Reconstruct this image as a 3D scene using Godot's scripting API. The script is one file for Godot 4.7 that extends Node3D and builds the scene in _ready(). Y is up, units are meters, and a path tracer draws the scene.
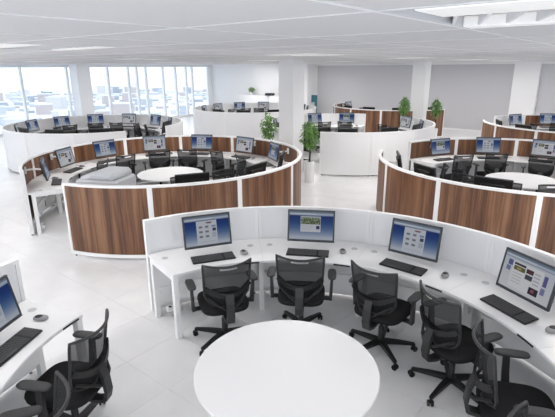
extends Node3D
# Open-plan office of round desk rings. Plan coordinates: x to the right, d straight ahead of the
# camera (Godot z = -d). The building's own axes are E1 / E2, turned 38.53 degrees; angles on a ring
# run clockwise from straight ahead.

const CAM_H := 2.668
const FOV := 48.722
const PITCH := -17.012
const ROLL := -0.355
const ROOM := 38.53
const CEIL := 2.85
const RR := 2.535          # outer radius of a ring
const R_IN := 1.82         # front edge of the worktops
const PH := 1.113          # partition height
const DESK := 0.73
const PHASE := -6.47       # one post of every ring, then every 30 degrees

var M := {}
var E1 := Vector3.ZERO
var E2 := Vector3.ZERO
var used := {}
var proto := {}
var cam: Camera3D

# ------------------------------------------------------------------ basics
func plan(x: float, d: float, y := 0.0) -> Vector3:
	return Vector3(x, y, -d)

func room(a: float, b: float, y := 0.0) -> Vector3:
	return E1 * a + E2 * b + Vector3(0, y, 0)

func pol(r: float, deg: float, y: float) -> Vector3:
	var a := deg_to_rad(deg)
	return Vector3(r * sin(a), y, -r * cos(a))

func numbered(n: String) -> String:
	if not used.has(n):
		used[n] = 0
		return n
	used[n] += 1
	return "%s_%03d" % [n, used[n]]

func tag(o: Node, label: String, category: String, group := "") -> void:
	o.set_meta("label", label)
	o.set_meta("category", category)
	if group != "":
		o.set_meta("group", group)

func thing(n: String, at: Vector3, turn := 0.0) -> Node3D:
	var o := Node3D.new()
	o.name = numbered(n)
	add_child(o)
	o.position = at
	o.rotation.y = turn
	return o

func structure(n: String, at := Vector3.ZERO, turn := 0.0) -> Node3D:
	var o := Node3D.new()
	o.name = n
	add_child(o, true)
	o.position = at
	o.rotation.y = turn
	o.set_meta("kind", "structure")
	return o

func part(n: String, mesh: Mesh, mat: Material, parent: Node3D, at := Vector3.ZERO, turn := 0.0) -> MeshInstance3D:
	var o := MeshInstance3D.new()
	o.name = n
	o.mesh = mesh
	o.material_override = mat
	o.position = at
	o.rotation.y = turn
	parent.add_child(o, true)
	return o

func copy(src: Node3D, n: String, at: Vector3, turn: float) -> Node3D:
	var o: Node3D = src.duplicate()
	o.name = numbered(n)
	add_child(o)
	o.position = at
	o.rotation.y = turn
	return o

func seen(p: Vector3, margin := 50.0) -> bool:
	var q := cam.global_transform.affine_inverse() * p
	if q.z > -0.15:
		return false
	var f := 208.5 / tan(deg_to_rad(FOV * 0.5))
	var u := 277.5 + f * q.x / -q.z
	var v := 208.5 - f * q.y / -q.z
	return u > -margin and u < 555.0 + margin and v > -margin and v < 417.0 + margin

# ------------------------------------------------------------------ mesh helpers
func tool(smooth := false) -> SurfaceTool:
	var st := SurfaceTool.new()
	st.begin(Mesh.PRIMITIVE_TRIANGLES)
	st.set_smooth_group(0 if smooth else -1)
	return st

func done(st: SurfaceTool) -> ArrayMesh:
	st.generate_normals()
	return st.commit()

# a flat polygon turned so that it faces away from "inside"
func poly(st: SurfaceTool, pts: Array, inside: Vector3) -> void:
	var n: Vector3 = (pts[1] - pts[0]).cross(pts[2] - pts[0])
	var flip: bool = n.dot(pts[0] - inside) > 0.0
	for i in range(1, pts.size() - 1):
		var a: Vector3 = pts[0]
		var b: Vector3 = pts[i]
		var c: Vector3 = pts[i + 1]
		if flip:
			st.add_vertex(a); st.add_vertex(c); st.add_vertex(b)
		else:
			st.add_vertex(a); st.add_vertex(b); st.add_vertex(c)

# box with chamfered edges
func bx(st: SurfaceTool, c: Vector3, size: Vector3, bev := 0.003, basis := Basis.IDENTITY) -> void:
	var h := size * 0.5
	bev = minf(bev, minf(h.x, minf(h.y, h.z)) * 0.9)
	var P := {}
	for sx in [-1, 1]:
		for sy in [-1, 1]:
			for sz in [-1, 1]:
				var k := Vector3i(sx, sy, sz)
				var s := Vector3(sx, sy, sz)
				P[[k, 0]] = c + basis * Vector3(h.x * sx, (h.y - bev) * sy, (h.z - bev) * sz)
				P[[k, 1]] = c + basis * Vector3((h.x - bev) * sx, h.y * sy, (h.z - bev) * sz)
				P[[k, 2]] = c + basis * Vector3((h.x - bev) * sx, (h.y - bev) * sy, h.z * sz)
	for ax in 3:
		var b1 := (ax + 1) % 3
		var b2 := (ax + 2) % 3
		for s in [-1, 1]:
			var pts := []
			for q in [[-1, -1], [1, -1], [1, 1], [-1, 1]]:
				var k := Vector3i.ZERO
				k[ax] = s; k[b1] = q[0]; k[b2] = q[1]
				pts.append(P[[k, ax]])
			poly(st, pts, c)
		if bev > 0.0:
			for s1 in [-1, 1]:
				for s2 in [-1, 1]:
					var pts := []
					var k1 := Vector3i.ZERO
					var k2 := Vector3i.ZERO
					k1[ax] = -1; k1[b1] = s1; k1[b2] = s2
					k2[ax] = 1; k2[b1] = s1; k2[b2] = s2
					poly(st, [P[[k1, b1]], P[[k2, b1]], P[[k2, b2]], P[[k1, b2]]], c)
	if bev > 0.0:
		for sx in [-1, 1]:
			for sy in [-1, 1]:
				for sz in [-1, 1]:
					var k := Vector3i(sx, sy, sz)
					poly(st, [P[[k, 0]], P[[k, 1]], P[[k, 2]]], c)

func box_mesh(size: Vector3, bev := 0.003, c := Vector3.ZERO, basis := Basis.IDENTITY) -> ArrayMesh:
	var st := tool()
	bx(st, c, size, bev, basis)
	return done(st)

# a bar between two points, with its own width and height at each end
func bar(st: SurfaceTool, a: Vector3, b: Vector3, wa: float, ha: float, wb: float, hb: float, up := Vector3.UP) -> void:
	var f := (b - a).normalized()
	var s := f.cross(up).normalized()
	var u := s.cross(f)
	var A := []
	var B := []
	for q in [[-1, -1], [1, -1], [1, 1], [-1, 1]]:
		A.append(a + s * q[0] * wa * 0.5 + u * q[1] * ha * 0.5)
		B.append(b + s * q[0] * wb * 0.5 + u * q[1] * hb * 0.5)
	var mid := (a + b) * 0.5
	poly(st, A, mid)
	poly(st, B, mid)
	for i in 4:
		var j := (i + 1) % 4
		poly(st, [A[i], A[j], B[j], B[i]], mid)

# a piece of a ring: r0..r1, y0..y1, angles in degrees; o is taken off every point
func arc(st: SurfaceTool, r0: float, r1: float, y0: float, y1: float, a0: float, a1: float, n: int, o := Vector3.ZERO, u0 := 0.0) -> void:
	for i in n:
		var p := lerpf(a0, a1, float(i) / n)
		var q := lerpf(a0, a1, float(i + 1) / n)
		var up := u0 + deg_to_rad(p) * RR
		var uq := u0 + deg_to_rad(q) * RR
		var faces := [
			[[r1, p, y0, up], [r1, p, y1, up], [r1, q, y1, uq], [r1, q, y0, uq]],
			[[r0, q, y0, uq], [r0, q, y1, uq], [r0, p, y1, up], [r0, p, y0, up]],
			[[r0, p, y1, up], [r0, q, y1, uq], [r1, q, y1, uq], [r1, p, y1, up]],
			[[r1, p, y0, up], [r1, q, y0, uq], [r0, q, y0, uq], [r0, p, y0, up]]]
		if i == 0:
			faces.append([[r0, p, y0, up], [r0, p, y1, up], [r1, p, y1, up], [r1, p, y0, up]])
		if i == n - 1:
			faces.append([[r1, q, y0, uq], [r1, q, y1, uq], [r0, q, y1, uq], [r0, q, y0, uq]])
		var inside := pol((r0 + r1) * 0.5, (p + q) * 0.5, (y0 + y1) * 0.5)
		for f in faces:
			var w := []
			for e in f:
				w.append(pol(e[0], e[1], e[2]))
			var nn: Vector3 = (w[1] - w[0]).cross(w[2] - w[0])
			var order := [0, 1, 2, 0, 2, 3]
			if nn.dot((w[0] + w[2]) * 0.5 - inside) > 0.0:
				order = [0, 2, 1, 0, 3, 2]
			for k in order:
				st.set_uv(Vector2(f[k][3], f[k][2]))
				st.add_vertex(w[k] - o)

func lathe(st: SurfaceTool, prof: Array, n: int, c := Vector3.ZERO) -> void:
	for i in n:
		var a := TAU * i / n
		var b := TAU * (i + 1) / n
		for j in prof.size() - 1:
			var p: Vector2 = prof[j]
			var q: Vector2 = prof[j + 1]
			var v := [c + Vector3(p.x * cos(a), p.y, p.x * sin(a)), c + Vector3(p.x * cos(b), p.y, p.x * sin(b)),
				c + Vector3(q.x * cos(b), q.y, q.x * sin(b)), c + Vector3(q.x * cos(a), q.y, q.x * sin(a))]
			if p.x > 1e-5:
				st.add_vertex(v[0]); st.add_vertex(v[2]); st.add_vertex(v[1])
			if q.x > 1e-5:
				st.add_vertex(v[0]); st.add_vertex(v[3]); st.add_vertex(v[2])

func lathe_mesh(prof: Array, n := 24, smooth := false) -> ArrayMesh:
	var st := tool(smooth)
	lathe(st, prof, n)
	return done(st)

# tube of varying radius along points; flat < 1 squeezes it along "flatdir"
func tube(st: SurfaceTool, pts: Array, rad: float, n := 8, closed := false, flat := 1.0, rads := []) -> void:
	var m := pts.size()
	var rings := []
	for i in m:
		var p0: Vector3 = pts[(i - 1 + m) % m] if (closed or i > 0) else pts[0]
		var p1: Vector3 = pts[(i + 1) % m] if (closed or i < m - 1) else pts[m - 1]
		var f := (p1 - p0).normalized()
		var ref := Vector3(0, 0, 1) if absf(f.z) < 0.9 else Vector3(1, 0, 0)
		var s := f.cross(ref).normalized()
		var u := s.cross(f)
		var r: float = rads[i] if rads.size() == m else rad
		var ring := []
		for k in n:
			var a := TAU * k / n
			ring.append(pts[i] + s * cos(a) * r + u * sin(a) * r * flat)
		rings.append(ring)
	for i in (m if closed else m - 1):
		var A: Array = rings[i]
		var B: Array = rings[(i + 1) % m]
		for k in n:
			var l := (k + 1) % n
			st.add_vertex(A[k]); st.add_vertex(B[k]); st.add_vertex(B[l])
			st.add_vertex(A[k]); st.add_vertex(B[l]); st.add_vertex(A[l])
	if not closed:
		for e in [0, m - 1]:
			for k in range(1, n - 1):
				st.add_vertex(rings[e][0]); st.add_vertex(rings[e][k]); st.add_vertex(rings[e][k + 1])

# cushion: a superellipsoid
func cushion(st: SurfaceTool, c: Vector3, h: Vector3, e1: float, e2: float, nu := 24, nv := 10, dip := 0.0) -> void:
	var sp := func(v: float, e: float) -> float: return signf(v) * pow(absf(v), e)
	var g := []
	for j in nv + 1:
		var t := -PI / 2 + PI * j / nv
		var row := []
		for i in nu:
			var a := TAU * i / nu
			var k: float = sp.call(cos(t), e1)
			var p := Vector3(h.x * k * sp.call(cos(a), e2), h.y * sp.call(sin(t), e1), h.z * k * sp.call(sin(a), e2))
			if dip != 0.0 and p.y > 0.0:
				p.y -= dip * (1.0 - pow(clampf(absf(p.x) / h.x, 0, 1), 2))
			row.append(c + p)
		g.append(row)
	for j in nv:
		for i in nu:
			var l := (i + 1) % nu
			st.add_vertex(g[j][i]); st.add_vertex(g[j + 1][l]); st.add_vertex(g[j + 1][i])
			st.add_vertex(g[j][i]); st.add_vertex(g[j][l]); st.add_vertex(g[j + 1][l])

# ------------------------------------------------------------------ materials
func plain(c: Color, rough := 0.5, metal := 0.0, spec := 0.5) -> StandardMaterial3D:
	var m := StandardMaterial3D.new()
	m.albedo_color = c
	m.roughness = rough
	m.metallic = metal
	m.metallic_specular = spec
	return m

func wood_texture() -> ImageTexture:
	var img := Image.create(768, 192, true, Image.FORMAT_RGB8)
	var band := FastNoiseLite.new()
	band.seed = 11
	band.frequency = 0.022
	band.fractal_octaves = 2
	var streak := FastNoiseLite.new()
	streak.seed = 4
	streak.frequency = 0.11
	streak.fractal_octaves = 3
	var fine := FastNoiseLite.new()
	fine.seed = 29
	fine.frequency = 0.35
	for x in 768:
		for y in 192:
			# the grain runs up the panel; x wraps by blending two samples
			var w := float(x) / 768.0
			var wob := 1.6 * band.get_noise_2d(x * 0.3, y * 0.5)
			var a := band.get_noise_2d(x + wob, y * 0.04)
			var b := streak.get_noise_2d(x + wob, y * 0.05)
			var f := fine.get_noise_2d(x, y * 0.06)
			if w > 0.85:
				var k := (w - 0.85) / 0.15
				a = lerpf(a, band.get_noise_2d(x - 768 + wob, y * 0.04), k)
				b = lerpf(b, streak.get_noise_2d(x - 768 + wob, y * 0.05), k)
			var t := clampf(0.5 + 0.75 * a + 0.5 * b + 0.22 * f, 0.0, 1.0)
			var dark := Color(0.320, 0.204, 0.138)
			var mid := Color(0.450, 0.304, 0.210)
			var pale := Color(0.560, 0.408, 0.298)
			var c := dark.lerp(mid, t * 2.0) if t < 0.5 else mid.lerp(pale, t * 2.0 - 1.0)
			img.set_pixel(x, y, c)
	img.generate_mipmaps()
	return ImageTexture.create_from_image(img)

func screen_texture(kind: int) -> ImageTexture:
	var W := 256
	var H := 168
	var img := Image.create(W, H, false, Image.FORMAT_RGB8)
	var top := Color8(6, 46, 118)
	var low := Color8(186, 194, 208)
	for y in H:
		var t := clampf((y - 26.0) / (H - 40.0), 0, 1)
		var c := top.lerp(low, pow(t, 1.5))
		if kind == 2:
			c = Color8(196, 202, 214).lerp(Color8(212, 214, 220), t)
		img.fill_rect(Rect2i(0, y, W, 1), c)
	var pastel := func(r: int, g: int, b: int, x: int, y: int, w: int, h: int) -> void:
		img.fill_rect(Rect2i(x, y, w, h), Color8(r, g, b))
	# browser bars
	pastel.call(120, 134, 154, 0, 0, W, 9)
	pastel.call(176, 188, 206, 0, 9, W, 10)
	pastel.call(205, 212, 222, 8, 11, 150, 6)
	pastel.call(150, 160, 178, 0, 19, W, 5)
	if kind == 0:
		pastel.call(200, 206, 217, 66, 26, 118, 138)
		pastel.call(150, 110, 112, 122, 34, 34, 8)
		pastel.call(110, 70, 74, 128, 37, 22, 6)
		for r in 3:
			for q in 2:
				pastel.call(116, 118, 128, 80 + q * 36, 56 + r * 28, 20, 11)
				pastel.call(190, 194, 202, 80 + q * 36, 69 + r * 28, 20, 3)
		pastel.call(120, 138, 176, 154, 56, 24, 10)
		pastel.call(60, 70, 100, 158, 72, 20, 18)
		pastel.call(176, 182, 196, 154, 96, 24, 30)
		pastel.call(188, 192, 200, 76, 146, 98, 4)
	elif kind == 1:
		pastel.call(206, 210, 218, 66, 28, 118, 94)
		var n := FastNoiseLite.new()
		n.seed = 8
		n.frequency = 0.09
		for y in range(30, 76):
			for x in range(68, 182):
				var v := n.get_noise_2d(x, y * 1.6)
				var c := Color8(120, 138, 96).lerp(Color8(52, 66, 44), clampf(v * 1.8 + 0.4, 0, 1))
				if y < 42:
					c = c.lerp(Color8(190, 200, 208), (42.0 - y) / 12.0)
				if n.get_noise_2d(x * 0.6 + 300, y * 0.6) > 0.25:
					c = Color8(172, 168, 164)
				img.set_pixel(x, y, c)
		pastel.call(184, 188, 196, 74, 84, 66, 4)
		pastel.call(190, 194, 202, 74, 94, 66, 4)
		pastel.call(190, 194, 202, 74, 104, 50, 4)
		pastel.call(46, 60, 96, 158, 84, 20, 20)
	else:
		pastel.call(90, 98, 148, 22, 34, 24, 26)
		pastel.call(120, 126, 170, 18, 64, 22, 22)
		pastel.call(96, 92, 150, 208, 44, 18, 48)
		pastel.call(128, 130, 172, 206, 100, 20, 30)
		pastel.call(222, 224, 228, 46, 32, 158, 122)
		pastel.call(58, 56, 60, 54, 38, 60, 10)
		pastel.call(96, 104, 66, 56, 52, 58, 20)
		pastel.call(82, 52, 58, 120, 46, 36, 20)
		pastel.call(70, 76, 88, 120, 72, 36, 22)
		pastel.call(176, 150, 96, 70, 58, 24, 10)
		for q in 4:
			pastel.call(186, 190, 198, 56, 84 + q * 14, 50, 4)
			pastel.call(172, 176, 188, 162, 50 + q * 16, 30, 6)
		pastel.call(50, 44, 62, 152, 118, 46, 32)
		pastel.call(150, 92, 96, 164, 126, 16, 14)
	return ImageTexture.create_from_image(img)

func glow_screen(kind: int) -> StandardMaterial3D:
	var m := plain(Color(0.02, 0.02, 0.025), 0.35, 0.0, 0.3)
	m.emission_enabled = true
	m.emission = Color.BLACK
	m.emission_operator = BaseMaterial3D.EMISSION_OP_ADD
	m.emission_texture = screen_texture(kind)
	m.emission_energy_multiplier = 0.5
	return m

func make_materials() -> void:
	M.white = plain(Color(0.955, 0.955, 0.958), 0.38)
	M.top = plain(Color(0.955, 0.955, 0.958), 0.34)
	M.table = plain(Color(0.925, 0.925, 0.93), 0.36)
	M.inset = plain(Color(0.94, 0.942, 0.95), 0.55)
	M.wall = plain(Color(0.95, 0.95, 0.955), 0.7)
	M.grey_wall = plain(Color(0.805, 0.805, 0.82), 0.8)
	M.ceil = plain(Color(0.85, 0.848, 0.857), 0.85)
	M.tbar = plain(Color(0.95, 0.95, 0.955), 0.6)
	M.black = plain(Color(0.10, 0.10, 0.105), 0.5)
	M.plastic = plain(Color(0.185, 0.185, 0.19), 0.5)
	M.pad = plain(Color(0.215, 0.215, 0.22), 0.6)
	M.fabric = plain(Color(0.165, 0.165, 0.17), 0.95, 0.0, 0.2)
	M.mesh = plain(Color(0.215, 0.215, 0.22), 0.9, 0.0, 0.2)
	M.mesh.transparency = BaseMaterial3D.TRANSPARENCY_ALPHA
	M.mesh.albedo_color.a = 0.83
	M.mesh.cull_mode = BaseMaterial3D.CULL_DISABLED
	M.bezel = plain(Color(0.22, 0.235, 0.255), 0.4)
	M.shell = plain(Color(0.07, 0.07, 0.075), 0.45)
	M.silver = plain(Color(0.56, 0.56, 0.575), 0.4)
	M.keys = plain(Color(0.33, 0.33, 0.34), 0.55)
	M.key_base = plain(Color(0.07, 0.07, 0.075), 0.5)
	M.grommet = plain(Color(0.78, 0.785, 0.79), 0.5)
	M.copier = plain(Color(0.80, 0.81, 0.825), 0.55)
	M.copier_dark = plain(Color(0.34, 0.35, 0.37), 0.5)
	M.pot = plain(Color(0.95, 0.95, 0.95), 0.4)
	M.soil = plain(Color(0.16, 0.11, 0.08), 0.95)
	M.trunk = plain(Color(0.23, 0.19, 0.16), 0.9)
	M.leaf = plain(Color(0.42, 0.57, 0.30), 0.6)
	M.leaf.cull_mode = BaseMaterial3D.CULL_DISABLED
	M.leaf.backlight_enabled = true
	M.leaf.backlight = Color(0.22, 0.32, 0.12)
	M.teal = plain(Color(0.16, 0.40, 0.45), 0.6)
	M.steel = plain(Color(0.6, 0.6, 0.62), 0.35, 0.6)
	M.frame = plain(Color(0.95, 0.96, 0.97), 0.5)
	M.glass = plain(Color(0.90, 0.96, 1.0), 0.02)
	M.glass.transparency = BaseMaterial3D.TRANSPARENCY_ALPHA
	M.glass.albedo_color.a = 0.08
	M.snow = plain(Color(0.90, 0.92, 0.95), 0.9)
	# polished pale floor tiles with a faint cloudy tone
	var fl := plain(Color(0.955, 0.955, 0.957), 0.24)
	var nt := NoiseTexture2D.new()
	var ns := FastNoiseLite.new()
	ns.seed = 3
	ns.frequency = 0.012
	ns.fractal_octaves = 4
	nt.noise = ns
	nt.seamless = true
	nt.width = 256
	nt.height = 256
	var ramp := Gradient.new()
	ramp.set_color(0, Color(0.965, 0.965, 0.97))
	ramp.set_color(1, Color(1, 1, 1))
	nt.color_ramp = ramp
	fl.albedo_texture = nt
	fl.uv1_triplanar = true
	fl.uv1_world_triplanar = true
	fl.uv1_scale = Vector3(0.5, 0.5, 0.5)
	M.tile = fl
	M.grout = plain(Color(0.92, 0.92, 0.923), 0.8)
	var wd := plain(Color.WHITE, 0.45)
	wd.albedo_texture = wood_texture()
	wd.uv1_scale = Vector3(0.36, 0.9, 1)
	M.wood = wd
	for k in 3:
		M["screen%d" % k] = glow_screen(k)
	M.lamp = plain(Color(0.95, 0.95, 0.95), 0.6)
	M.lamp.emission_enabled = true
	M.lamp.emission = Color(1.0, 0.985, 0.97)
	M.lamp.emission_energy_multiplier = 0.2

# ------------------------------------------------------------------ furniture prototypes (origin on the floor)
const O_PART := Vector3(0, 0, -2.5)      # base of a partition, seen from the ring's centre
const O_DESK := Vector3(0, 0, -2.15)

# one curved screen of 30 degrees: frame, two stiles, inset panel, feet
func make_partition(infill: Material, variant: int, left_end := false, right_end := false) -> Node3D:
	var root := Node3D.new()
	var ri := RR - 0.055
	var half := 15.0
	var sw := rad_to_deg(0.036 / RR)
	var st := tool()
	arc(st, ri, RR, PH - 0.034, PH, -half + 0.03, half - 0.03, 14, O_PART)
	part("top_rail", done(st), M.white, root)
	st = tool()
	arc(st, ri, RR, 0.035, 0.085, -half + sw, half - sw, 14, O_PART)
	part("bottom_rail", done(st), M.white, root)
	for s in [-1, 1]:
		st = tool()
		var a: float = s * (half - 0.03)
		var b: float = s * (half - sw)
		arc(st, ri, RR, 0.035, PH - 0.034, minf(a, b), maxf(a, b), 1, O_PART)
		part("stile", done(st), M.white, root)
	st = tool()
	arc(st, ri + 0.012, RR - 0.012, 0.085, PH - 0.034, -half + sw, half - sw, 14, O_PART, variant * 0.93)
	part("panel", done(st), infill, root)
	for s in [-1, 1]:
		st = tool()
		lathe(st, [Vector2(0.0, 0.0), Vector2(0.014, 0.0), Vector2(0.014, 0.006), Vector2(0.007, 0.01), Vector2(0.007, 0.036), Vector2(0.0, 0.036)], 10, pol(RR - 0.027, s * 13.6, 0) - O_PART)
		part("foot", done(st), M.copier_dark, root)
	return root

func make_desk(left_end := false, right_end := false) -> Node3D:
	var root := Node3D.new()
	var rb := RR - 0.06
	var st := tool()
	arc(st, R_IN + 0.004, rb, DESK - 0.004, DESK, -14.965, 14.965, 16, O_DESK)
	arc(st, R_IN, rb, DESK - 0.026, DESK - 0.004, -14.965, 14.965, 16, O_DESK)
	part("worktop", done(st), M.top, root)
	for s in [-1, 1]:
		if (s < 0 and left_end) or (s > 0 and right_end):
			# open end of the ring: a frame of two legs and a beam
			var ang: float = s * (15.0 - rad_to_deg(0.031 / R_IN))
			var ang2: float = s * (15.0 - rad_to_deg(0.031 / 2.36))
			var tr := Basis(Vector3.UP, -deg_to_rad(ang))
			part("leg", box_mesh(Vector3(0.056, DESK - 0.026, 0.06), 0.003, pol(R_IN + 0.036, ang, (DESK - 0.026) * 0.5) - O_DESK, tr), M.white, root)
			part("leg", box_mesh(Vector3(0.056, DESK - 0.026, 0.06), 0.003, pol(2.40, ang2, (DESK - 0.026) * 0.5) - O_DESK, tr), M.white, root)
			st = tool()
			bar(st, pol(R_IN + 0.065, ang, DESK - 0.052) - O_DESK, pol(2.372, ang2, DESK - 0.052) - O_DESK, 0.05, 0.05, 0.05, 0.05)
			part("cross_beam", done(st), M.white, root)
		else:
			# half of a leg shared with the next desk
			var ang3: float = s * (15.0 - rad_to_deg(0.0135 / 2.12))
			part("leg", box_mesh(Vector3(0.026, DESK - 0.026, 0.07), 0.002, pol(2.12, ang3, (DESK - 0.026) * 0.5) - O_DESK, Basis(Vector3.UP, -deg_to_rad(ang3))), M.white, root)
	st = tool()
	arc(st, 2.372, 2.386, 0.14, DESK - 0.027, -14.2, 14.2, 12, O_DESK)
	part("modesty_panel", done(st), M.white, root)
	# cable rail at the back with its socket box
	st = tool()
	arc(st, 2.34, 2.36, 0.30, 0.36, -13.6, 13.6, 10, O_DESK)
	var rail := part("cable_rail", done(st), M.white, root)
	part("socket_box", box_mesh(Vector3(0.16, 0.06, 0.05), 0.006, pol(2.315, -10.5, 0.10) - O_DESK, Basis(Vector3.UP, deg_to_rad(10.5))), M.white, root)
	st = tool()
	lathe(st, [Vector2(0, 0.0), Vector2(0.016, 0.0), Vector2(0.016, 0.006), Vector2(0, 0.006)], 10, pol(2.30, -11.6, 0.128) - O_DESK)
	part("socket", done(st), M.black, rail)
	st = tool()
	arc(st, R_IN - 0.004, R_IN + 0.06, DESK - 0.026, DESK - 0.010, 8.2, 13.6, 4, O_DESK)
	part("pencil_tray", done(st), M.black, root)
	for s in [-1, 1]:
		st = tool()
		lathe(st, [Vector2(0.0, 0.004), Vector2(0.026, 0.004), Vector2(0.034, 0.003), Vector2(0.035, 0.0)], 18, pol(2.27, s * 12.2, DESK) - O_DESK)
		part("cable_grommet", done(st), M.grommet, root)
	return root

# hung from the partition on a white arm; origin on the worktop below the screen's middle
func make_monitor(kind: int) -> Node3D:
	var root := Node3D.new()
	var c := Vector3(0, 0.272, 0)
	var tilt := Basis(Vector3.RIGHT, deg_to_rad(-11.0))
	var W := 0.515
	var H := 0.352
	# bezel: four bars round the screen
	var st := tool()
	var b := 0.018
	bx(st, c + tilt * Vector3(0, H * 0.5 - b * 0.5, 0.0), Vector3(W, b, 0.026), 0.002, tilt)
	bx(st, c + tilt * Vector3(0, -H * 0.5 + b * 0.7, 0.0), Vector3(W, b * 1.4, 0.026), 0.002, tilt)
	for s in [-1, 1]:
		bx(st, c + tilt * Vector3(s * (W - b) * 0.5, b * 0.2, 0.0), Vector3(b, H - b * 2.4, 0.026), 0.002, tilt)
	part("bezel", done(st), M.bezel, root)
	var w := W * 0.5 - b
	var h0 := -H * 0.5 + b * 1.4
	var h1 := H * 0.5 - b
	st = tool()
	var q := [Vector3(-w, h1, 0.009), Vector3(w, h1, 0.009), Vector3(w, h0, 0.009), Vector3(-w, h0, 0.009)]
	var uv := [Vector2(0, 0), Vector2(1, 0), Vector2(1, 1), Vector2(0, 1)]
	for i in [0, 1, 2, 0, 2, 3]:
		st.set_uv(uv[i])
		st.add_vertex(c + tilt * q[i])
	part("screen", done(st), M["screen%d" % kind], root)
	st = tool()
	bx(st, c + tilt * Vector3(0, 0, -0.010), Vector3(W - 0.006, H - 0.006, 0.026), 0.006, tilt)
	bx(st, c + tilt * Vector3(0, -0.01, -0.032), Vector3(W * 0.62, H * 0.62, 0.03), 0.014, tilt)
	part("back_shell", done(st), M.shell, root)
	# arm: plate on the monitor, bent tube, bracket on the partition
	st = tool(true)
	var back := -(RR - 0.055 - 2.15)
	tube(st, [Vector3(0, 0.262, -0.05), Vector3(0.03, 0.262, -0.11), Vector3(0.07, 0.262, -0.17), Vector3(0.05, 0.262, -0.24), Vector3(0.02, 0.262, back)], 0.016, 8)
	var arm := part("monitor_arm", done(st), M.white, root)
	st = tool()
	bx(st, c + tilt * Vector3(0, -0.01, -0.052), Vector3(0.10, 0.10, 0.012), 0.003, tilt)
	part("mount_plate", done(st), M.white, arm)
	part("bracket", box_mesh(Vector3(0.06, 0.12, 0.03), 0.004, Vector3(0.02, 0.262, back + 0.018)), M.white, arm)
	return root

func make_keyboard() -> Node3D:
	var root := Node3D.new()
	var tilt := Basis(Vector3.RIGHT, deg_to_rad(4.0))
	part("case", box_mesh(Vector3(0.455, 0.016, 0.158), 0.004, Vector3(0, 0.0145, 0), tilt), M.key_base, root)
	var st := tool()
	for r in 6:
		for k in 21:
			if r == 5 and k in [4, 5, 6, 7, 8]:
				continue
			if k == 15 or (r == 0 and k in [1, 6, 11]):
				continue
			bx(st, Vector3(0, 0.0145, 0) + tilt * Vector3(-0.2125 + k * 0.02125, 0.0105, -0.062 + r * 0.0245), Vector3(0.0160, 0.006, 0.0180), 0.002, tilt)
	bx(st, Vector3(0, 0.0145, 0) + tilt * Vector3(-0.085, 0.0105, 0.0605), Vector3(0.104, 0.006, 0.0195), 0.002, tilt)
	var k2 := part("keys", done(st), M.keys, root)
	k2.set_meta("kind", "stuff")
	return root

func make_mouse() -> Node3D:
	var root := Node3D.new()
	var st := tool(true)
	cushion(st, Vector3(0, 0.017, 0), Vector3(0.036, 0.0165, 0.060), 0.75, 0.85, 18, 8)
	part("body", done(st), M.silver, root)
	st = tool(true)
	cushion(st, Vector3(0, 0.0235, -0.012), Vector3(0.026, 0.0165, 0.036), 0.8, 0.9, 16, 8)
	var t := part("top_shell", done(st), M.shell, root)
	st = tool(true)
	cushion(st, Vector3(0, 0.031, -0.026), Vector3(0.004, 0.006, 0.009), 1, 1, 10, 6)
	part("scroll_wheel", done(st), M.silver, t)
	return root

# mesh-backed task chair facing -z
func back_point(s: float, t: float) -> Vector3:
	var w := lerpf(0.095, 0.208, pow(sin(minf(t / 0.34, 1.0) * PI * 0.5), 0.75)) + 0.020 * t
	var y := lerpf(0.495, 0.945, t)
	var z := 0.205 + 0.115 * t - (0.055 + 0.040 * t) * s * s - 0.035 * sin(t * PI * 0.9) * (1.0 - s * s)
	return Vector3(s * w, y + 0.014 * t * s * s, z)

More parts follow.
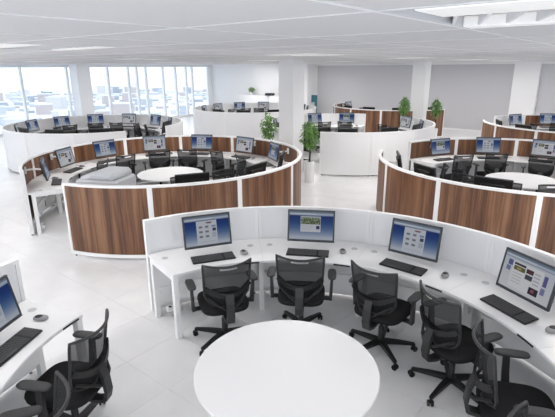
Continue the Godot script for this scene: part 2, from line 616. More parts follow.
func make_chair() -> Node3D:
	var root := Node3D.new()
	# five-star base
	var hub := part("base_hub", lathe_mesh([Vector2(0, 0.062), Vector2(0.034, 0.062), Vector2(0.043, 0.075), Vector2(0.043, 0.115), Vector2(0.03, 0.128), Vector2(0, 0.128)], 16), M.black, root)
	for k in 5:
		var a := TAU * k / 5.0 + 0.30
		var dir := Vector3(sin(a), 0, cos(a))
		var st := tool()
		bar(st, dir * 0.03 + Vector3(0, 0.098, 0), dir * 0.17 + Vector3(0, 0.092, 0), 0.052, 0.044, 0.044, 0.036)
		bar(st, dir * 0.17 + Vector3(0, 0.092, 0), dir * 0.33 + Vector3(0, 0.078, 0), 0.044, 0.036, 0.03, 0.024)
		var leg := part("base_leg", done(st), M.black, root)
		st = tool(true)
		var side := Vector3(cos(a + 0.6), 0, -sin(a + 0.6))
		var c := dir * 0.33 + Vector3(0, 0.027, 0)
		for s in [-1, 1]:
			tube(st, [c + side * s * 0.006, c + side * s * 0.010, c + side * s * 0.022, c + side * s * 0.026], 0.027, 12, false, 1.0, [0.02, 0.027, 0.027, 0.02])
		tube(st, [c + Vector3(0, 0.0, 0), c + Vector3(0, 0.045, 0)], 0.009, 8)
		part("castor", done(st), M.shell, leg)
	part("gas_lift", lathe_mesh([Vector2(0.026, 0.12), Vector2(0.026, 0.26), Vector2(0.017, 0.262), Vector2(0.017, 0.39)], 14, true), M.black, root)
	var st2 := tool()
	bx(st2, Vector3(0, 0.395, 0.02), Vector3(0.15, 0.045, 0.24), 0.012)
	bx(st2, Vector3(0, 0.408, -0.01), Vector3(0.62, 0.026, 0.06), 0.006)
	var mech := part("seat_mechanism", done(st2), M.black, root)
	st2 = tool(true)
	tube(st2, [Vector3(0.07, 0.39, -0.06), Vector3(0.19, 0.385, -0.07), Vector3(0.23, 0.385, -0.075)], 0.007, 8, false, 1.0, [0.006, 0.006, 0.011])
	part("height_lever", done(st2), M.black, mech)
	st2 = tool(true)
	cushion(st2, Vector3(0, 0.448, -0.02), Vector3(0.240, 0.045, 0.250), 0.45, 0.55, 32, 10, 0.012)
	part("seat", done(st2), M.fabric, root)
	# mesh back with a grip slot
	st2 = tool(true)
	var low := tool(true)
	var NX := 22
	var NY := 22
	for j in NY:
		for i in NX:
			var s0 := -1.0 + 2.0 * i / NX
			var s1 := -1.0 + 2.0 * (i + 1) / NX
			var t0 := float(j) / NY
			var t1 := float(j + 1) / NY
			if j == NY - 2 and i >= 7 and i < NX - 7:
				continue
			var p := [back_point(s0, t0), back_point(s1, t0), back_point(s1, t1), back_point(s0, t1)]
			var to := low if j < 8 else st2
			to.add_vertex(p[0]); to.add_vertex(p[1]); to.add_vertex(p[2])
			to.add_vertex(p[0]); to.add_vertex(p[2]); to.add_vertex(p[3])
	part("lower_back", done(low), M.fabric, root)
	var mesh := part("back_mesh", done(st2), M.mesh, root)
	mesh.set_meta("label", "see-through dark mesh with a grip slot at the top")
	var loop := []
	for i in 16:
		loop.append(back_point(-1.0 + 2.0 * i / 16.0, 0.0))
	for i in 16:
		loop.append(back_point(1.0, i / 16.0))
	for i in 16:
		loop.append(back_point(1.0 - 2.0 * i / 16.0, 1.0))
	for i in 16:
		loop.append(back_point(-1.0, 1.0 - i / 16.0))
	st2 = tool(true)
	tube(st2, loop, 0.011, 8, true)
	part("back_frame", done(st2), M.plastic, root)
	# lumbar bar: sags to the spine in the middle
	st2 = tool()
	var prev := Vector3.ZERO
	for i in 17:
		var s := -1.0 + 2.0 * i / 16.0
		var p := back_point(s, 0.48 - 0.17 * (1.0 - s * s)) + Vector3(0, 0, 0.016 + 0.04 * (1.0 - s * s))
		if i > 0:
			bar(st2, prev, p, 0.02, 0.046, 0.02, 0.046)
		prev = p
	part("lumbar_bar", done(st2), M.shell, root)
	for s in [-1, 1]:
		st2 = tool(true)
		tube(st2, [Vector3(s * 0.03, 0.50, 0.285), Vector3(s * 0.10, 0.545, 0.268), back_point(s * 0.92, 0.24) + Vector3(0, 0, 0.008)], 0.012, 8)
		part("back_strut", done(st2), M.black, root)
	st2 = tool()
	var sp := [Vector3(0, 0.645, 0.268), Vector3(0, 0.56, 0.296), Vector3(0, 0.44, 0.308), Vector3(0, 0.372, 0.290), Vector3(0, 0.355, 0.21), Vector3(0, 0.375, 0.08)]
	for i in sp.size() - 1:
		bar(st2, sp[i], sp[i + 1], 0.076, 0.026, 0.076, 0.026, Vector3(0, 0.3, 1) if i < 3 else Vector3.UP)
	for i in range(1, sp.size() - 1):
		bx(st2, sp[i], Vector3(0.075, 0.026, 0.026), 0.008)
	part("spine", done(st2), M.plastic, root)
	for s in [-1, 1]:
		st2 = tool()
		bar(st2, Vector3(s * 0.298, 0.395, -0.01), Vector3(s * 0.303, 0.50, 0.0), 0.056, 0.03, 0.05, 0.03, Vector3(1, 0, 0))
		bar(st2, Vector3(s * 0.303, 0.50, 0.0), Vector3(s * 0.308, 0.660, 0.01), 0.05, 0.03, 0.044, 0.026, Vector3(1, 0, 0))
		var armr := part("armrest", done(st2), M.plastic, root)
		st2 = tool(true)
		cushion(st2, Vector3(s * 0.308, 0.668, -0.025), Vector3(0.044, 0.014, 0.122), 0.5, 0.6, 24, 8)
		part("arm_pad", done(st2), M.pad, armr)
	return root

# ------------------------------------------------------------------ rings
const ORD := ["first", "second", "third", "fourth", "fifth", "sixth", "seventh", "eighth", "ninth", "tenth", "eleventh"]

func label_for(what: String, k: int, ring: Dictionary) -> String:
	return "%s, %s desk clockwise from gap, %s" % [what, ORD[k], ring.phrase]

func is_gap(ring: Dictionary, ang: float) -> bool:
	for g in ring.get("more_gaps", []):
		if absf(angle_difference(deg_to_rad(ang), deg_to_rad(g + PHASE))) < 0.1:
			return true
	return false

func build_ring(ring: Dictionary) -> void:
	var c := plan(ring.x, ring.d)
	var rng := RandomNumberGenerator.new()
	rng.seed = hash(ring.phrase)
	var count := 0
	for k in 11:
		# k-th place clockwise from the first gap
		var ang: float = ring.gap + PHASE + 30.0 * (k + 1)
		if is_gap(ring, ang):
			continue
		var at := c + pol(RR, ang, PH)
		var in_at := c + pol(1.4, ang, 0.8)
		if not seen(at, 60.0) and not seen(in_at, 60.0) and not (k in ring.get("always", [])):
			continue
		var turn := -deg_to_rad(ang)
		var wooden: bool = ring.wood and not (k in ring.get("white_places", []))
		var src := ("wood%d" % (k % 3)) if wooden else "pale"
		var p := copy(proto[src], "partition_screen", c + pol(2.5, ang, 0), turn)
		tag(p, label_for("walnut screen in white frame" if wooden else "curved white desk screen", k, ring), "partition", "partition screens of the " + ring.phrase)
		if k in ring.get("no_desk", []):
			continue
		var lefte := k == 0 or is_gap(ring, ang - 30.0)
		var righte := k == 10 or is_gap(ring, ang + 30.0)
		var dsrc := "desk_both" if lefte and righte else ("desk_left" if lefte else ("desk_right" if righte else "desk"))
		var dk := copy(proto[dsrc], "curved_desk", c + pol(2.15, ang, 0), turn)
		tag(dk, label_for("curved white desk", k, ring), "desk", "desks of the " + ring.phrase)
		var sk: int = ring.screens[k % ring.screens.size()]
		var mo := copy(proto["monitor%d" % sk], "monitor", c + pol(2.15, ang - 0.4 + rng.randf_range(-0.5, 0.5), DESK), turn)
		tag(mo, label_for("monitor on white arm", k, ring), "monitor", "monitors of the " + ring.phrase)
		var kb := copy(proto.keyboard, "keyboard", c + pol(2.0, ang - 0.9 + rng.randf_range(-1, 1), DESK), turn + rng.randf_range(-0.04, 0.04))
		tag(kb, label_for("black keyboard", k, ring), "keyboard", "keyboards of the " + ring.phrase)
		var ms := copy(proto.mouse, "computer_mouse", c + pol(2.06 + rng.randf_range(-0.02, 0.06), ang + 9.6, DESK), turn + 0.15)
		tag(ms, label_for("silver-sided mouse", k, ring), "mouse", "mice of the " + ring.phrase)
		var cr := 1.60 + rng.randf_range(-0.06, 0.06)
		var ca := ang - 2.0 + rng.randf_range(-3, 3)
		var cy := turn + rng.randf_range(-0.2, 0.2)
		if ring.has("chairs") and ring.chairs.has(k):
			cr = ring.chairs[k][0]
			ca = ring.chairs[k][1]
			cy = -deg_to_rad(ring.chairs[k][2])
		if k in ring.get("no_chair", []):
			continue
		var ch := copy(proto.chair, "task_chair", c + pol(cr, ca, 0), cy)
		var spin := rng.randf_range(-0.6, 0.6)
		if ring.has("chairs") and ring.chairs.has(k):
			spin = -deg_to_rad(ring.chairs[k][3])
		for leg in ch.get_children():
			if String(leg.name).begins_with("base_leg"):
				leg.rotation.y = spin
		tag(ch, label_for("black mesh task chair", k, ring), "chair", "task chairs of the " + ring.phrase)
		count += 1

func round_table(x: float, d: float, label: String) -> void:
	var t := thing("round_table", plan(x, d))
	tag(t, label, "table", "round tables inside the rings")
	part("table_top", lathe_mesh([Vector2(0, 0.705), Vector2(0.606, 0.705), Vector2(0.616, 0.710), Vector2(0.620, 0.718), Vector2(0.620, 0.724), Vector2(0.616, 0.73), Vector2(0, 0.73)], 96), M.table, t)
	part("column", lathe_mesh([Vector2(0.22, 0.705), Vector2(0.22, 0.695), Vector2(0.045, 0.685), Vector2(0.04, 0.66), Vector2(0.04, 0.03)], 24), M.white, t)
	part("foot_plate", lathe_mesh([Vector2(0, 0.03), Vector2(0.045, 0.03), Vector2(0.28, 0.012), Vector2(0.30, 0.0), Vector2(0, 0.0)], 40), M.white, t)

# ------------------------------------------------------------------ plants
func foliage(rx: float, ry: float, cy: float, n: int, size: float, sd: int) -> ArrayMesh:
	var rng := RandomNumberGenerator.new()
	rng.seed = sd
	var st := tool()
	for i in n:
		var v := Vector3(rng.randf_range(-1, 1), rng.randf_range(-1, 1), rng.randf_range(-1, 1))
		while v.length() > 1.0 or v.length() < 0.15:
			v = Vector3(rng.randf_range(-1, 1), rng.randf_range(-1, 1), rng.randf_range(-1, 1))
		var k := 1.0 - 0.25 * maxf(0.0, v.y)
		var p := Vector3(v.x * rx * k, cy + v.y * ry, v.z * rx * k)
		var out := (Vector3(v.x, rng.randf_range(-0.9, 0.3), v.z) + Vector3(rng.randf_range(-0.6, 0.6), 0, rng.randf_range(-0.6, 0.6))).normalized()
		var side := out.cross(Vector3.UP).normalized()
		var up := side.cross(out)
		var l := size * rng.randf_range(0.7, 1.2)
		var w := l * 0.22
		var tip := p + out * l - Vector3(0, l * 0.15, 0)
		var mid := p + out * l * 0.45 + up * l * 0.06
		st.add_vertex(p); st.add_vertex(mid + side * w); st.add_vertex(mid)
		st.add_vertex(p); st.add_vertex(mid); st.add_vertex(mid - side * w)
		st.add_vertex(mid); st.add_vertex(mid + side * w); st.add_vertex(tip)
		st.add_vertex(mid - side * w); st.add_vertex(mid); st.add_vertex(tip)
	return done(st)

func potted_tree(at: Vector3, label: String, sd: int, pot_h: float, top: float, rx: float) -> void:
	var t := thing("potted_tree", at)
	tag(t, label, "potted tree", "potted trees beside the pillars")
	var pot := part("pot", lathe_mesh([Vector2(0, 0), Vector2(0.105, 0), Vector2(0.12, pot_h), Vector2(0.108, pot_h), Vector2(0.105, pot_h - 0.04), Vector2(0, pot_h - 0.04)], 28), M.pot, t)
	part("soil", lathe_mesh([Vector2(0.106, pot_h - 0.04), Vector2(0.08, pot_h - 0.025), Vector2(0, pot_h - 0.02)], 20), M.soil, pot)
	var st := tool(true)
	var ry := 0.34
	var cy := top - ry
	tube(st, [Vector3(0, pot_h - 0.04, 0), Vector3(0.015, pot_h + 0.2, 0.01), Vector3(-0.012, pot_h + 0.42, 0), Vector3(0.01, cy, 0.01)], 0.018, 8, false, 1.0, [0.024, 0.02, 0.018, 0.012])
	for k in 6:
		var a := k * 1.05 + sd
		tube(st, [Vector3(0, cy - 0.2 + 0.03 * k, 0), Vector3(sin(a) * rx * 0.4, cy + 0.02 * k, cos(a) * rx * 0.4), Vector3(sin(a) * rx * 0.8, cy + 0.08, cos(a) * rx * 0.8)], 0.007, 6)
	part("trunk", done(st), M.trunk, t)
	var f := part("foliage", foliage(rx, ry, cy, 430, 0.12, sd), M.leaf, t)
	f.set_meta("kind", "stuff")

# ------------------------------------------------------------------ build
func _ready() -> void:
	var a := deg_to_rad(ROOM)
	E1 = Vector3(sin(a), 0, -cos(a))
	E2 = Vector3(cos(a), 0, sin(a))
	# camera
	cam = Camera3D.new()
	cam.name = "Camera3D"
	cam.fov = FOV
	cam.near = 0.05
	cam.far = 4000.0
	cam.position = Vector3(0, CAM_H, 0)
	cam.rotation_degrees = Vector3(PITCH, 0, ROLL)
	add_child(cam)
	cam.current = true
	# sky and exposure: an overcast white winter day
	var env := Environment.new()
	env.background_mode = Environment.BG_SKY
	var sky := Sky.new()
	var sm := ProceduralSkyMaterial.new()
	sm.sky_top_color = Color(0.93, 0.965, 1.0)
	sm.sky_horizon_color = Color(0.93, 0.97, 1.0)
	sm.ground_horizon_color = Color(0.93, 0.97, 1.0)
	sm.ground_bottom_color = Color(0.92, 0.95, 0.98)
	sm.sky_energy_multiplier = 1.28
	sm.ground_energy_multiplier = 1.28
	sky.sky_material = sm
	env.sky = sky
	env.ambient_light_source = Environment.AMBIENT_SOURCE_SKY
	env.tonemap_mode = Environment.TONE_MAPPER_LINEAR
	env.tonemap_exposure = 1.06
	env.sdfgi_enabled = true
	env.ssao_enabled = true
	env.ssil_enabled = true
	var we := WorldEnvironment.new()
	we.name = "WorldEnvironment"
	we.environment = env
	add_child(we)
	make_materials()
	build_room()
	build_furniture()
	build_small()
	build_city()

# room limits on the building's axes
const A0 := -4.45
const A1 := 20.83
const A_WHITE := 19.9
const B0 := -20.8
const B1 := 5.2
const B_RET := -13.86
const LAMP_E := 2.5

func slab(n: String, a0: float, a1: float, b0: float, b1: float, y0: float, y1: float, mat: Material, parent: Node3D, bev := 0.0) -> MeshInstance3D:
	return part(n, box_mesh(Vector3(b1 - b0, y1 - y0, a1 - a0), bev), mat, parent, room((a0 + a1) * 0.5, (b0 + b1) * 0.5, (y0 + y1) * 0.5), -a)

var a := deg_to_rad(ROOM)

func build_room() -> void:
	# floor: slab, tiles in view as pieces, the rest as one field
	var fl := structure("floor")
	slab("floor_slab", A0 - 0.2, A1 + 0.2, B0 - 0.2, B1 + 0.2, -0.25, -0.0035, M.grout, fl)
	var TS := 0.61
	var cells := []
	for i in range(-11, 36):
		for j in range(-40, 16):
			var ca := 2.04 + TS * i
			var cb := -3.47 + TS * j
			if ca < A0 - TS or ca > A1 or cb < B0 - TS or cb > B1:
				continue
			var p := room(ca + TS * 0.5, cb + TS * 0.5)
			var near := p.length() if seen(p, 30.0) else 1000.0 + p.length()
			cells.append([near, ca, cb])
	cells.sort_custom(func(x, y): return x[0] < y[0])
	var tile := box_mesh(Vector3(TS - 0.003, 0.03, TS - 0.003), 0.0012)
	var field := tool()
	for i in cells.size():
		var p := room(cells[i][1] + TS * 0.5, cells[i][2] + TS * 0.5, -0.015)
		if i < 300:
			part("floor_tile", tile, M.tile, fl, p, -a)
		else:
			bx(field, p, Vector3(TS - 0.003, 0.03, TS - 0.003), 0.0, Basis(Vector3.UP, -a))
	var ff := part("tile_field", done(field), M.tile, fl)
	ff.set_meta("kind", "stuff")
	# ceiling: slab above, panels between grid bars, lamps take some of the cells
	var ce := structure("ceiling")
	slab("ceiling_slab", A0 - 0.2, A1 + 0.2, B0 - 0.2, B1 + 0.2, CEIL + 0.10, CEIL + 0.35, M.ceil, ce)
	var panel := box_mesh(Vector3(0.98, 0.02, 0.98), 0.003)
	var pc := []
	var a_first := -4.45
	var b_first := -20.8
	for i in 26:
		for j in 26:
			var lamp := (i % 4 == 2) and (j % 4 == 0) and j > 0 and i > 0
			var p := room(a_first + i + 0.5, b_first + j + 0.5, CEIL + 0.012)
			if lamp:
				pc.append([-1.0, p])
			else:
				pc.append([p.length() if seen(p, 40.0) else 1000.0 + p.length(), p])
	pc.sort_custom(func(x, y): return x[0] < y[0])
	var pf := tool()
	var made := 0
	for c in pc:
		if c[0] < 0.0:
			luminaire(c[1])
		elif made < 300:
			part("ceiling_panel", panel, M.ceil, ce, c[1], -a)
			made += 1
		else:
			bx(pf, c[1], Vector3(0.98, 0.02, 0.98), 0.0, Basis(Vector3.UP, -a))
	var pfo := part("panel_field", done(pf), M.ceil, ce)
	pfo.set_meta("kind", "stuff")
	for i in 27:
		slab("grid_bar", A0, A1, b_first + i - 0.009, b_first + i + 0.009, CEIL - 0.001, CEIL + 0.02, M.tbar, ce)
		if i < 26:
			slab("grid_bar", a_first + i - 0.009, a_first + i + 0.009, B0, B1, CEIL - 0.0005, CEIL + 0.02, M.tbar, ce)
	# walls
	var T := CEIL + 0.12
	var w := structure("wall_back_grey")
	slab("wall_face", A1, A1 + 0.2, B_RET, B1, -0.1, T, M.grey_wall, w)
	w = structure("wall_back_white")
	slab("wall_face", A_WHITE, A1 + 0.2, B0 - 0.2, B_RET, -0.1, T, M.wall, w)
	w = structure("wall_right")
	slab("sill", A0, A1 + 0.2, B1, B1 + 0.2, -0.1, 0.06, M.frame, w)
	slab("window_head", A0, A1 + 0.2, B1, B1 + 0.2, CEIL - 0.07, T, M.frame, w)
	w = structure("wall_front")
	slab("sill", A0 - 0.2, A0, B0 - 0.2, B1 + 0.2, -0.1, 0.06, M.frame, w)
	slab("window_head", A0 - 0.2, A0, B0 - 0.2, B1 + 0.2, CEIL - 0.07, T, M.frame, w)
	# bulkhead over the grey wall and the window heads
	var tr := structure("trim_1")
	slab("bulkhead", A1 - 0.10, A1, B_RET, B1, CEIL - 0.10, CEIL, M.wall, tr)
	tr = structure("baseboard_back")
	slab("skirting", A1 - 0.012, A1, B_RET, B1, 0.0, 0.07, M.wall, tr)
	var wl := structure("wall_left")
	slab("sill", A0, A1 + 0.2, B0 - 0.2, B0, -0.1, 0.06, M.frame, wl)
	slab("window_head", A0, A1 + 0.2, B0 - 0.2, B0, CEIL - 0.07, T, M.frame, wl)
	# curtain wall: mullions where the photograph shows them
	var cuts := [-4.45, -2.4, -0.35, 1.7, 3.75, 5.8, 7.4, 9.0, 11.0, 12.0, 13.05, 14.2, 14.7, 15.25, 16.35, 17.2, 17.95, 18.4, 19.6]
	for i in cuts.size() - 1:
		var win := structure("window_%d" % (i + 1))
		var m0: float = cuts[i]
		var m1: float = cuts[i + 1]
		slab("mullion", m0 - 0.045, m0 + 0.045, B0 - 0.13, B0 + 0.03, 0.06, CEIL - 0.07, M.frame, win, 0.004)
		slab("bottom_rail", m0 + 0.045, m1 - 0.045, B0 - 0.10, B0, 0.06, 0.12, M.frame, win, 0.003)
		slab("top_rail", m0 + 0.045, m1 - 0.045, B0 - 0.10, B0, CEIL - 0.12, CEIL - 0.07, M.frame, win, 0.003)
		slab("pane", m0 + 0.045, m1 - 0.045, B0 - 0.06, B0 - 0.05, 0.12, CEIL - 0.12, M.glass, win)
	var lastw := structure("window_%d" % cuts.size())
	slab("mullion", 19.555, 19.90, B0 - 0.13, B0 + 0.03, 0.06, CEIL - 0.07, M.frame, lastw, 0.004)
	# the same curtain wall closes the side behind the camera
	for i in 13:
		var win := structure("window_%d" % (i + 21))
		var m0 := B0 + 2.0 * i
		slab("mullion", A0 - 0.13, A0 + 0.03, m0 - 0.045, m0 + 0.045, 0.06, CEIL - 0.07, M.frame, win, 0.004)
		slab("pane", A0 - 0.06, A0 - 0.05, m0 + 0.045, m0 + 1.955, 0.06, CEIL - 0.07, M.glass, win)
	for i in 12:
		var win := structure("window_%d" % (i + 41))
		var m0 := A0 + 2.0 * i
		slab("mullion", m0 - 0.045, m0 + 0.045, B1 - 0.03, B1 + 0.13, 0.06, CEIL - 0.07, M.frame, win, 0.004)
		slab("pane", m0 + 0.045, m0 + 1.955, B1 + 0.05, B1 + 0.06, 0.06, CEIL - 0.07, M.glass, win)
	# pillars
	for q in [[9.41, -7.43, 0.46, 0.46, "square white pillar between two potted trees and the copier ring"],
			[16.88, -7.07, 0.50, 0.50, "square white pillar with potted trees by the walnut ring at the grey wall"],
			[11.10, -20.76, 0.62, 0.66, "square white pillar standing against the windows"]]:
		var p := thing("pillar", room(q[0] + q[2] * 0.5, q[1] + q[3] * 0.5), -a)
		tag(p, q[4], "pillar", "square white pillars")
		part("shaft", box_mesh(Vector3(q[3], CEIL + 0.01, q[2]), 0.006, Vector3(0, (CEIL + 0.01) * 0.5, 0)), M.wall, p)
	var pr := structure("wall_pier")
	slab("pier", A1 - 0.25, A1, -4.46, -3.55, 0.0, CEIL, M.wall, pr, 0.004)

func luminaire(p: Vector3) -> void:
	var t := thing("ceiling_light", Vector3(p.x, CEIL, p.z), -a)
	tag(t, "recessed louvred ceiling light with two glowing white strips in ceiling grid", "ceiling light", "louvred ceiling lights")
	var st := tool()
	for s in [-1, 1]:
		bx(st, Vector3(s * 0.482, 0.03, 0), Vector3(0.016, 0.06, 0.98), 0.001)
		bx(st, Vector3(0, 0.03, s * 0.482), Vector3(0.95, 0.06, 0.016), 0.001)
	bx(st, Vector3(0, 0.075, 0), Vector3(0.98, 0.03, 0.98), 0.0)
	part("housing", done(st), M.ceil, t)
	part("diffuser", box_mesh(Vector3(0.84, 0.05, 0.27), 0.006, Vector3(0.04, 0.022, 0.325)), M.lamp, t)
	part("diffuser", box_mesh(Vector3(0.94, 0.05, 0.12), 0.006, Vector3(0, 0.022, -0.40)), M.lamp, t)
	for k in 8:
		part("louvre_blade", box_mesh(Vector3(0.012, 0.05, 0.52), 0.0, Vector3(-0.42 + 0.12 * k, 0.026, -0.075), Basis(Vector3.UP, 0.35)), M.tbar, t)
	var l := AreaLight3D.new()
	l.name = "light"
	l.area_size = Vector2(0.9, 0.86)
	l.light_color = Color(1.0, 0.985, 0.97)
	# dimming zones: the lamp right over the bare table is turned down, the window side a little
	var e1 := p.dot(E1)
	var e2 := p.dot(E2)
	var level := 1.55
	if e1 < 0.0:
		level = 2.9
	elif e1 < 4.0:
		level = 0.35 if e2 > -2.0 and e2 < 2.0 else 0.75
	elif e2 < -10.0 and e1 < 12.0:
		level = 0.85
	l.light_energy = LAMP_E * level
	l.shadow_enabled = true
	l.set("area_range", 40.0)
	l.position = Vector3(0, -0.02, 0)
	l.rotation_degrees = Vector3(-90, 0, 0)
	t.add_child(l)

func build_furniture() -> void:
	for k in 3:
		proto["wood%d" % k] = make_partition(M.wood, k)
		proto["monitor%d" % k] = make_monitor(k)
	proto.pale = make_partition(M.inset, 0)
	proto.desk = make_desk()
	proto.desk_left = make_desk(true, false)
	proto.desk_right = make_desk(false, true)
	proto.desk_both = make_desk(true, true)
	proto.keyboard = make_keyboard()
	proto.mouse = make_mouse()
	proto.chair = make_chair()
	var rings := [
		{"x": 0.053, "d": 2.657, "gap": -45.0, "wood": false, "phrase": "white ring around bare table", "screens": [0, 1, 0, 2, 0, 1, 0, 2, 1, 0, 0],
			"chairs": {0: [1.58, -22.3, -20.0, 0.0], 1: [1.62, 6.6, 7.0, 17.0], 2: [1.60, 36.4, 41.0, 36.0], 3: [1.60, 63.5, 68.0, -4.0], 4: [1.55, 92.0, 104.0, 0.0], 10: [1.60, -82.5, -79.0, 0.0]}, "always": [4, 9, 10]},
		{"x": -2.066, "d": 8.712, "gap": -135.0, "wood": true, "phrase": "walnut ring with copier", "screens": [1, 2, 0, 2, 0, 2, 1, 0, 1, 0, 2], "no_desk": [10], "no_chair": [0]},
		{"x": 4.37, "d": 7.99, "gap": -45.0, "wood": true, "phrase": "walnut table ring without copier", "screens": [1, 0, 2, 0, 1, 2, 0, 1, 0, 2, 0]},
		{"x": -5.435, "d": 14.101, "gap": 135.0, "wood": false, "phrase": "white ring by windows", "screens": [2, 0, 1, 2, 0, 0, 0, 2, 0, 0, 1]},
		{"x": -0.907, "d": 19.476, "gap": 45.0, "wood": false, "phrase": "white ring by plant cabinet", "screens": [0, 2, 0, 0, 2, 1, 0, 2, 2, 0, 2]},
		{"x": 2.094, "d": 13.975, "gap": -135.0, "more_gaps": [45.0], "wood": false, "phrase": "white ring beside pillar trees", "screens": [0, 0, 0, 0, 1, 0, 2, 0, 0, 2, 0]},
		{"x": 8.611, "d": 13.227, "gap": -45.0, "wood": true, "phrase": "walnut ring by wide pier", "screens": [0, 0, 2, 1, 0], "white_places": [0]},
		{"x": 4.95, "d": 20.05, "gap": 135.0, "more_gaps": [105.0, 75.0, 45.0, 15.0, -15.0], "wood": true, "phrase": "walnut ring against grey wall", "screens": [0, 1, 2]},
	]
	for r in rings:
		build_ring(r)
	round_table(0.053, 2.657, "round white table inside the white ring around it, bare top")
	round_table(-2.066, 8.712, "round white table inside the walnut ring with the copier")
	round_table(4.37, 7.99, "round white table inside the walnut ring without a copier")
	for k in proto:
		proto[k].free()

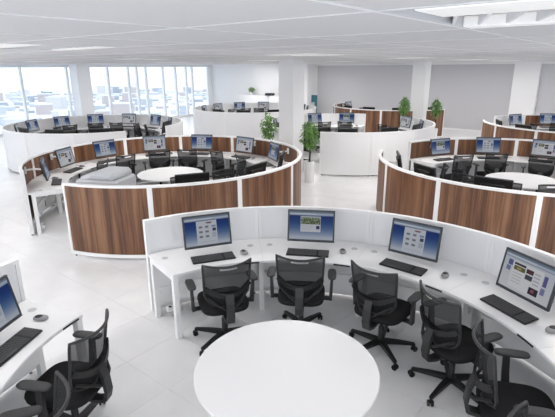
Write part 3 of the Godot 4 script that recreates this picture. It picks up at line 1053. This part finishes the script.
func build_small() -> void:
	potted_tree(plan(0.77, 10.9), "slim potted tree in white pot, pillar on its left, white ring behind", 3, 0.52, 1.50, 0.19)
	potted_tree(plan(-0.22, 12.3), "slim potted tree half behind pillar, facing the plant cabinet", 5, 0.52, 1.52, 0.19)
	potted_tree(plan(4.62, 17.05), "potted tree beside second pillar, before walnut screens with monitors", 7, 0.5, 1.64, 0.18)
	potted_tree(plan(5.78, 17.0), "potted tree beside second pillar, before the last walnut screen", 9, 0.5, 1.60, 0.18)
	# copier
	var t := thing("copier", plan(-2.066, 8.712) + pol(1.90, -163.0, 0), -deg_to_rad(-166.0))
	tag(t, "big light grey copier behind the walnut screen", "copier")
	part("cabinet", box_mesh(Vector3(0.66, 0.72, 0.60), 0.02, Vector3(0, 0.38, 0)), M.copier, t)
	for k in 3:
		var dr := part("paper_drawer", box_mesh(Vector3(0.60, 0.19, 0.02), 0.006, Vector3(0, 0.15 + k * 0.21, 0.305)), M.copier, t)
		part("grip", box_mesh(Vector3(0.2, 0.02, 0.012), 0.003, Vector3(0, 0.21 + k * 0.21, 0.315)), M.copier_dark, dr)
	part("scanner", box_mesh(Vector3(0.68, 0.36, 0.60), 0.03, Vector3(0, 0.91, 0)), M.copier, t)
	part("lid", box_mesh(Vector3(0.42, 0.13, 0.56), 0.045, Vector3(-0.09, 1.135, 0)), M.copier, t)
	part("document_feeder", box_mesh(Vector3(0.24, 0.09, 0.50), 0.04, Vector3(0.19, 1.10, 0), Basis(Vector3.FORWARD, deg_to_rad(12))), M.copier, t)
	for k in 2:
		part("vent", box_mesh(Vector3(0.05, 0.03, 0.01), 0.002, Vector3(-0.06 + 0.12 * k, 1.00, -0.303)), M.copier_dark, t)
	# white cabinet with a small plant, printer and board at the white wall
	t = thing("low_cabinet", room(19.6, -16.7), -a)
	tag(t, "long white cabinet along the white wall under a small plant", "cabinet")
	part("body", box_mesh(Vector3(2.9, 1.22, 0.45), 0.006, Vector3(0, 0.63, 0)), M.white, t)
	for k in 4:
		var d := part("door", box_mesh(Vector3(0.71, 1.14, 0.018), 0.004, Vector3(-1.0875 + 0.725 * k, 0.63, 0.234)), M.white, t)
		part("handle", box_mesh(Vector3(0.015, 0.16, 0.02), 0.004, Vector3(-0.80 + 0.725 * k, 0.75, 0.25)), M.steel, d)
	part("plinth", box_mesh(Vector3(2.86, 0.03, 0.40), 0.0, Vector3(0, 0.015, 0)), M.copier_dark, t)
	t = thing("potted_plant", room(19.6, -17.4, 1.245))
	tag(t, "small bushy green plant in white pot on long cabinet", "plant")
	var pot := part("pot", lathe_mesh([Vector2(0, 0), Vector2(0.07, 0), Vector2(0.09, 0.13), Vector2(0.08, 0.13), Vector2(0.075, 0.11), Vector2(0, 0.11)], 20), M.pot, t)
	part("soil", lathe_mesh([Vector2(0.077, 0.11), Vector2(0, 0.115)], 16), M.soil, pot)
	var f := part("foliage", foliage(0.17, 0.13, 0.29, 260, 0.10, 21), M.leaf, t)
	f.set_meta("kind", "stuff")
	t = thing("flat_printer", room(19.55, -16.05, 1.24), -a)
	tag(t, "flat black printer on the long white cabinet", "printer")
	part("case", box_mesh(Vector3(0.42, 0.12, 0.34), 0.02, Vector3(0, 0.065, 0)), M.black, t)
	part("paper_tray", box_mesh(Vector3(0.30, 0.012, 0.16), 0.003, Vector3(0, 0.03, 0.22)), M.plastic, t)
	t = thing("notice_stand", room(20.2, -13.62), -a)
	tag(t, "teal notice board on a post by the grey wall's end", "notice board")
	part("board", box_mesh(Vector3(0.36, 0.36, 0.03), 0.006, Vector3(0, 1.13, 0)), M.teal, t)
	part("post", box_mesh(Vector3(0.14, 0.94, 0.04), 0.006, Vector3(0.10, 0.48, 0)), M.teal, t)
	part("foot_plate", box_mesh(Vector3(0.4, 0.02, 0.3), 0.004, Vector3(0, 0.01, 0)), M.steel, t)

func build_city() -> void:
	var g := structure("ground_outside")
	part("snowfield", box_mesh(Vector3(5000, 1.0, 5000), 0.0), M.snow, g, plan(0, 0, -26.5))
	var rng := RandomNumberGenerator.new()
	rng.seed = 77
	var tones := [Color(0.76, 0.78, 0.81), Color(0.70, 0.73, 0.77), Color(0.82, 0.82, 0.84), Color(0.63, 0.66, 0.71), Color(0.75, 0.71, 0.71)]
	var mats := []
	for c in tones:
		mats.append(plain(c, 0.9))
	var n := 0
	for row in 12:
		var dist := 258.0 + 32.0 * row
		var ang := -36.0
		while ang < -5.0:
			var wd := rng.randf_range(3, 13)
			var ht := 1.5 + 7.5 * pow(rng.randf(), 2.5)
			var at := plan(sin(deg_to_rad(ang)) * dist, cos(deg_to_rad(ang)) * dist + rng.randf_range(-9, 9), -26.0)
			ang += rad_to_deg((wd * 0.62 + 8.0 + rng.randf_range(0, 6)) / dist)
			var b := thing("distant_building", at, rng.randf_range(-0.5, 0.5))
			tag(b, "pale block of the hazy snowy city beyond the windows", "building", "distant city buildings")
			var dp := wd * rng.randf_range(0.5, 0.8)
			part("walls", box_mesh(Vector3(wd, ht, dp), 0.0, Vector3(0, ht * 0.5, 0)), mats[n % 5], b)
			part("roof", box_mesh(Vector3(wd + 0.6, 0.6, dp + 0.6), 0.0, Vector3(0, ht + 0.3, 0)), M.snow, b)
			n += 1
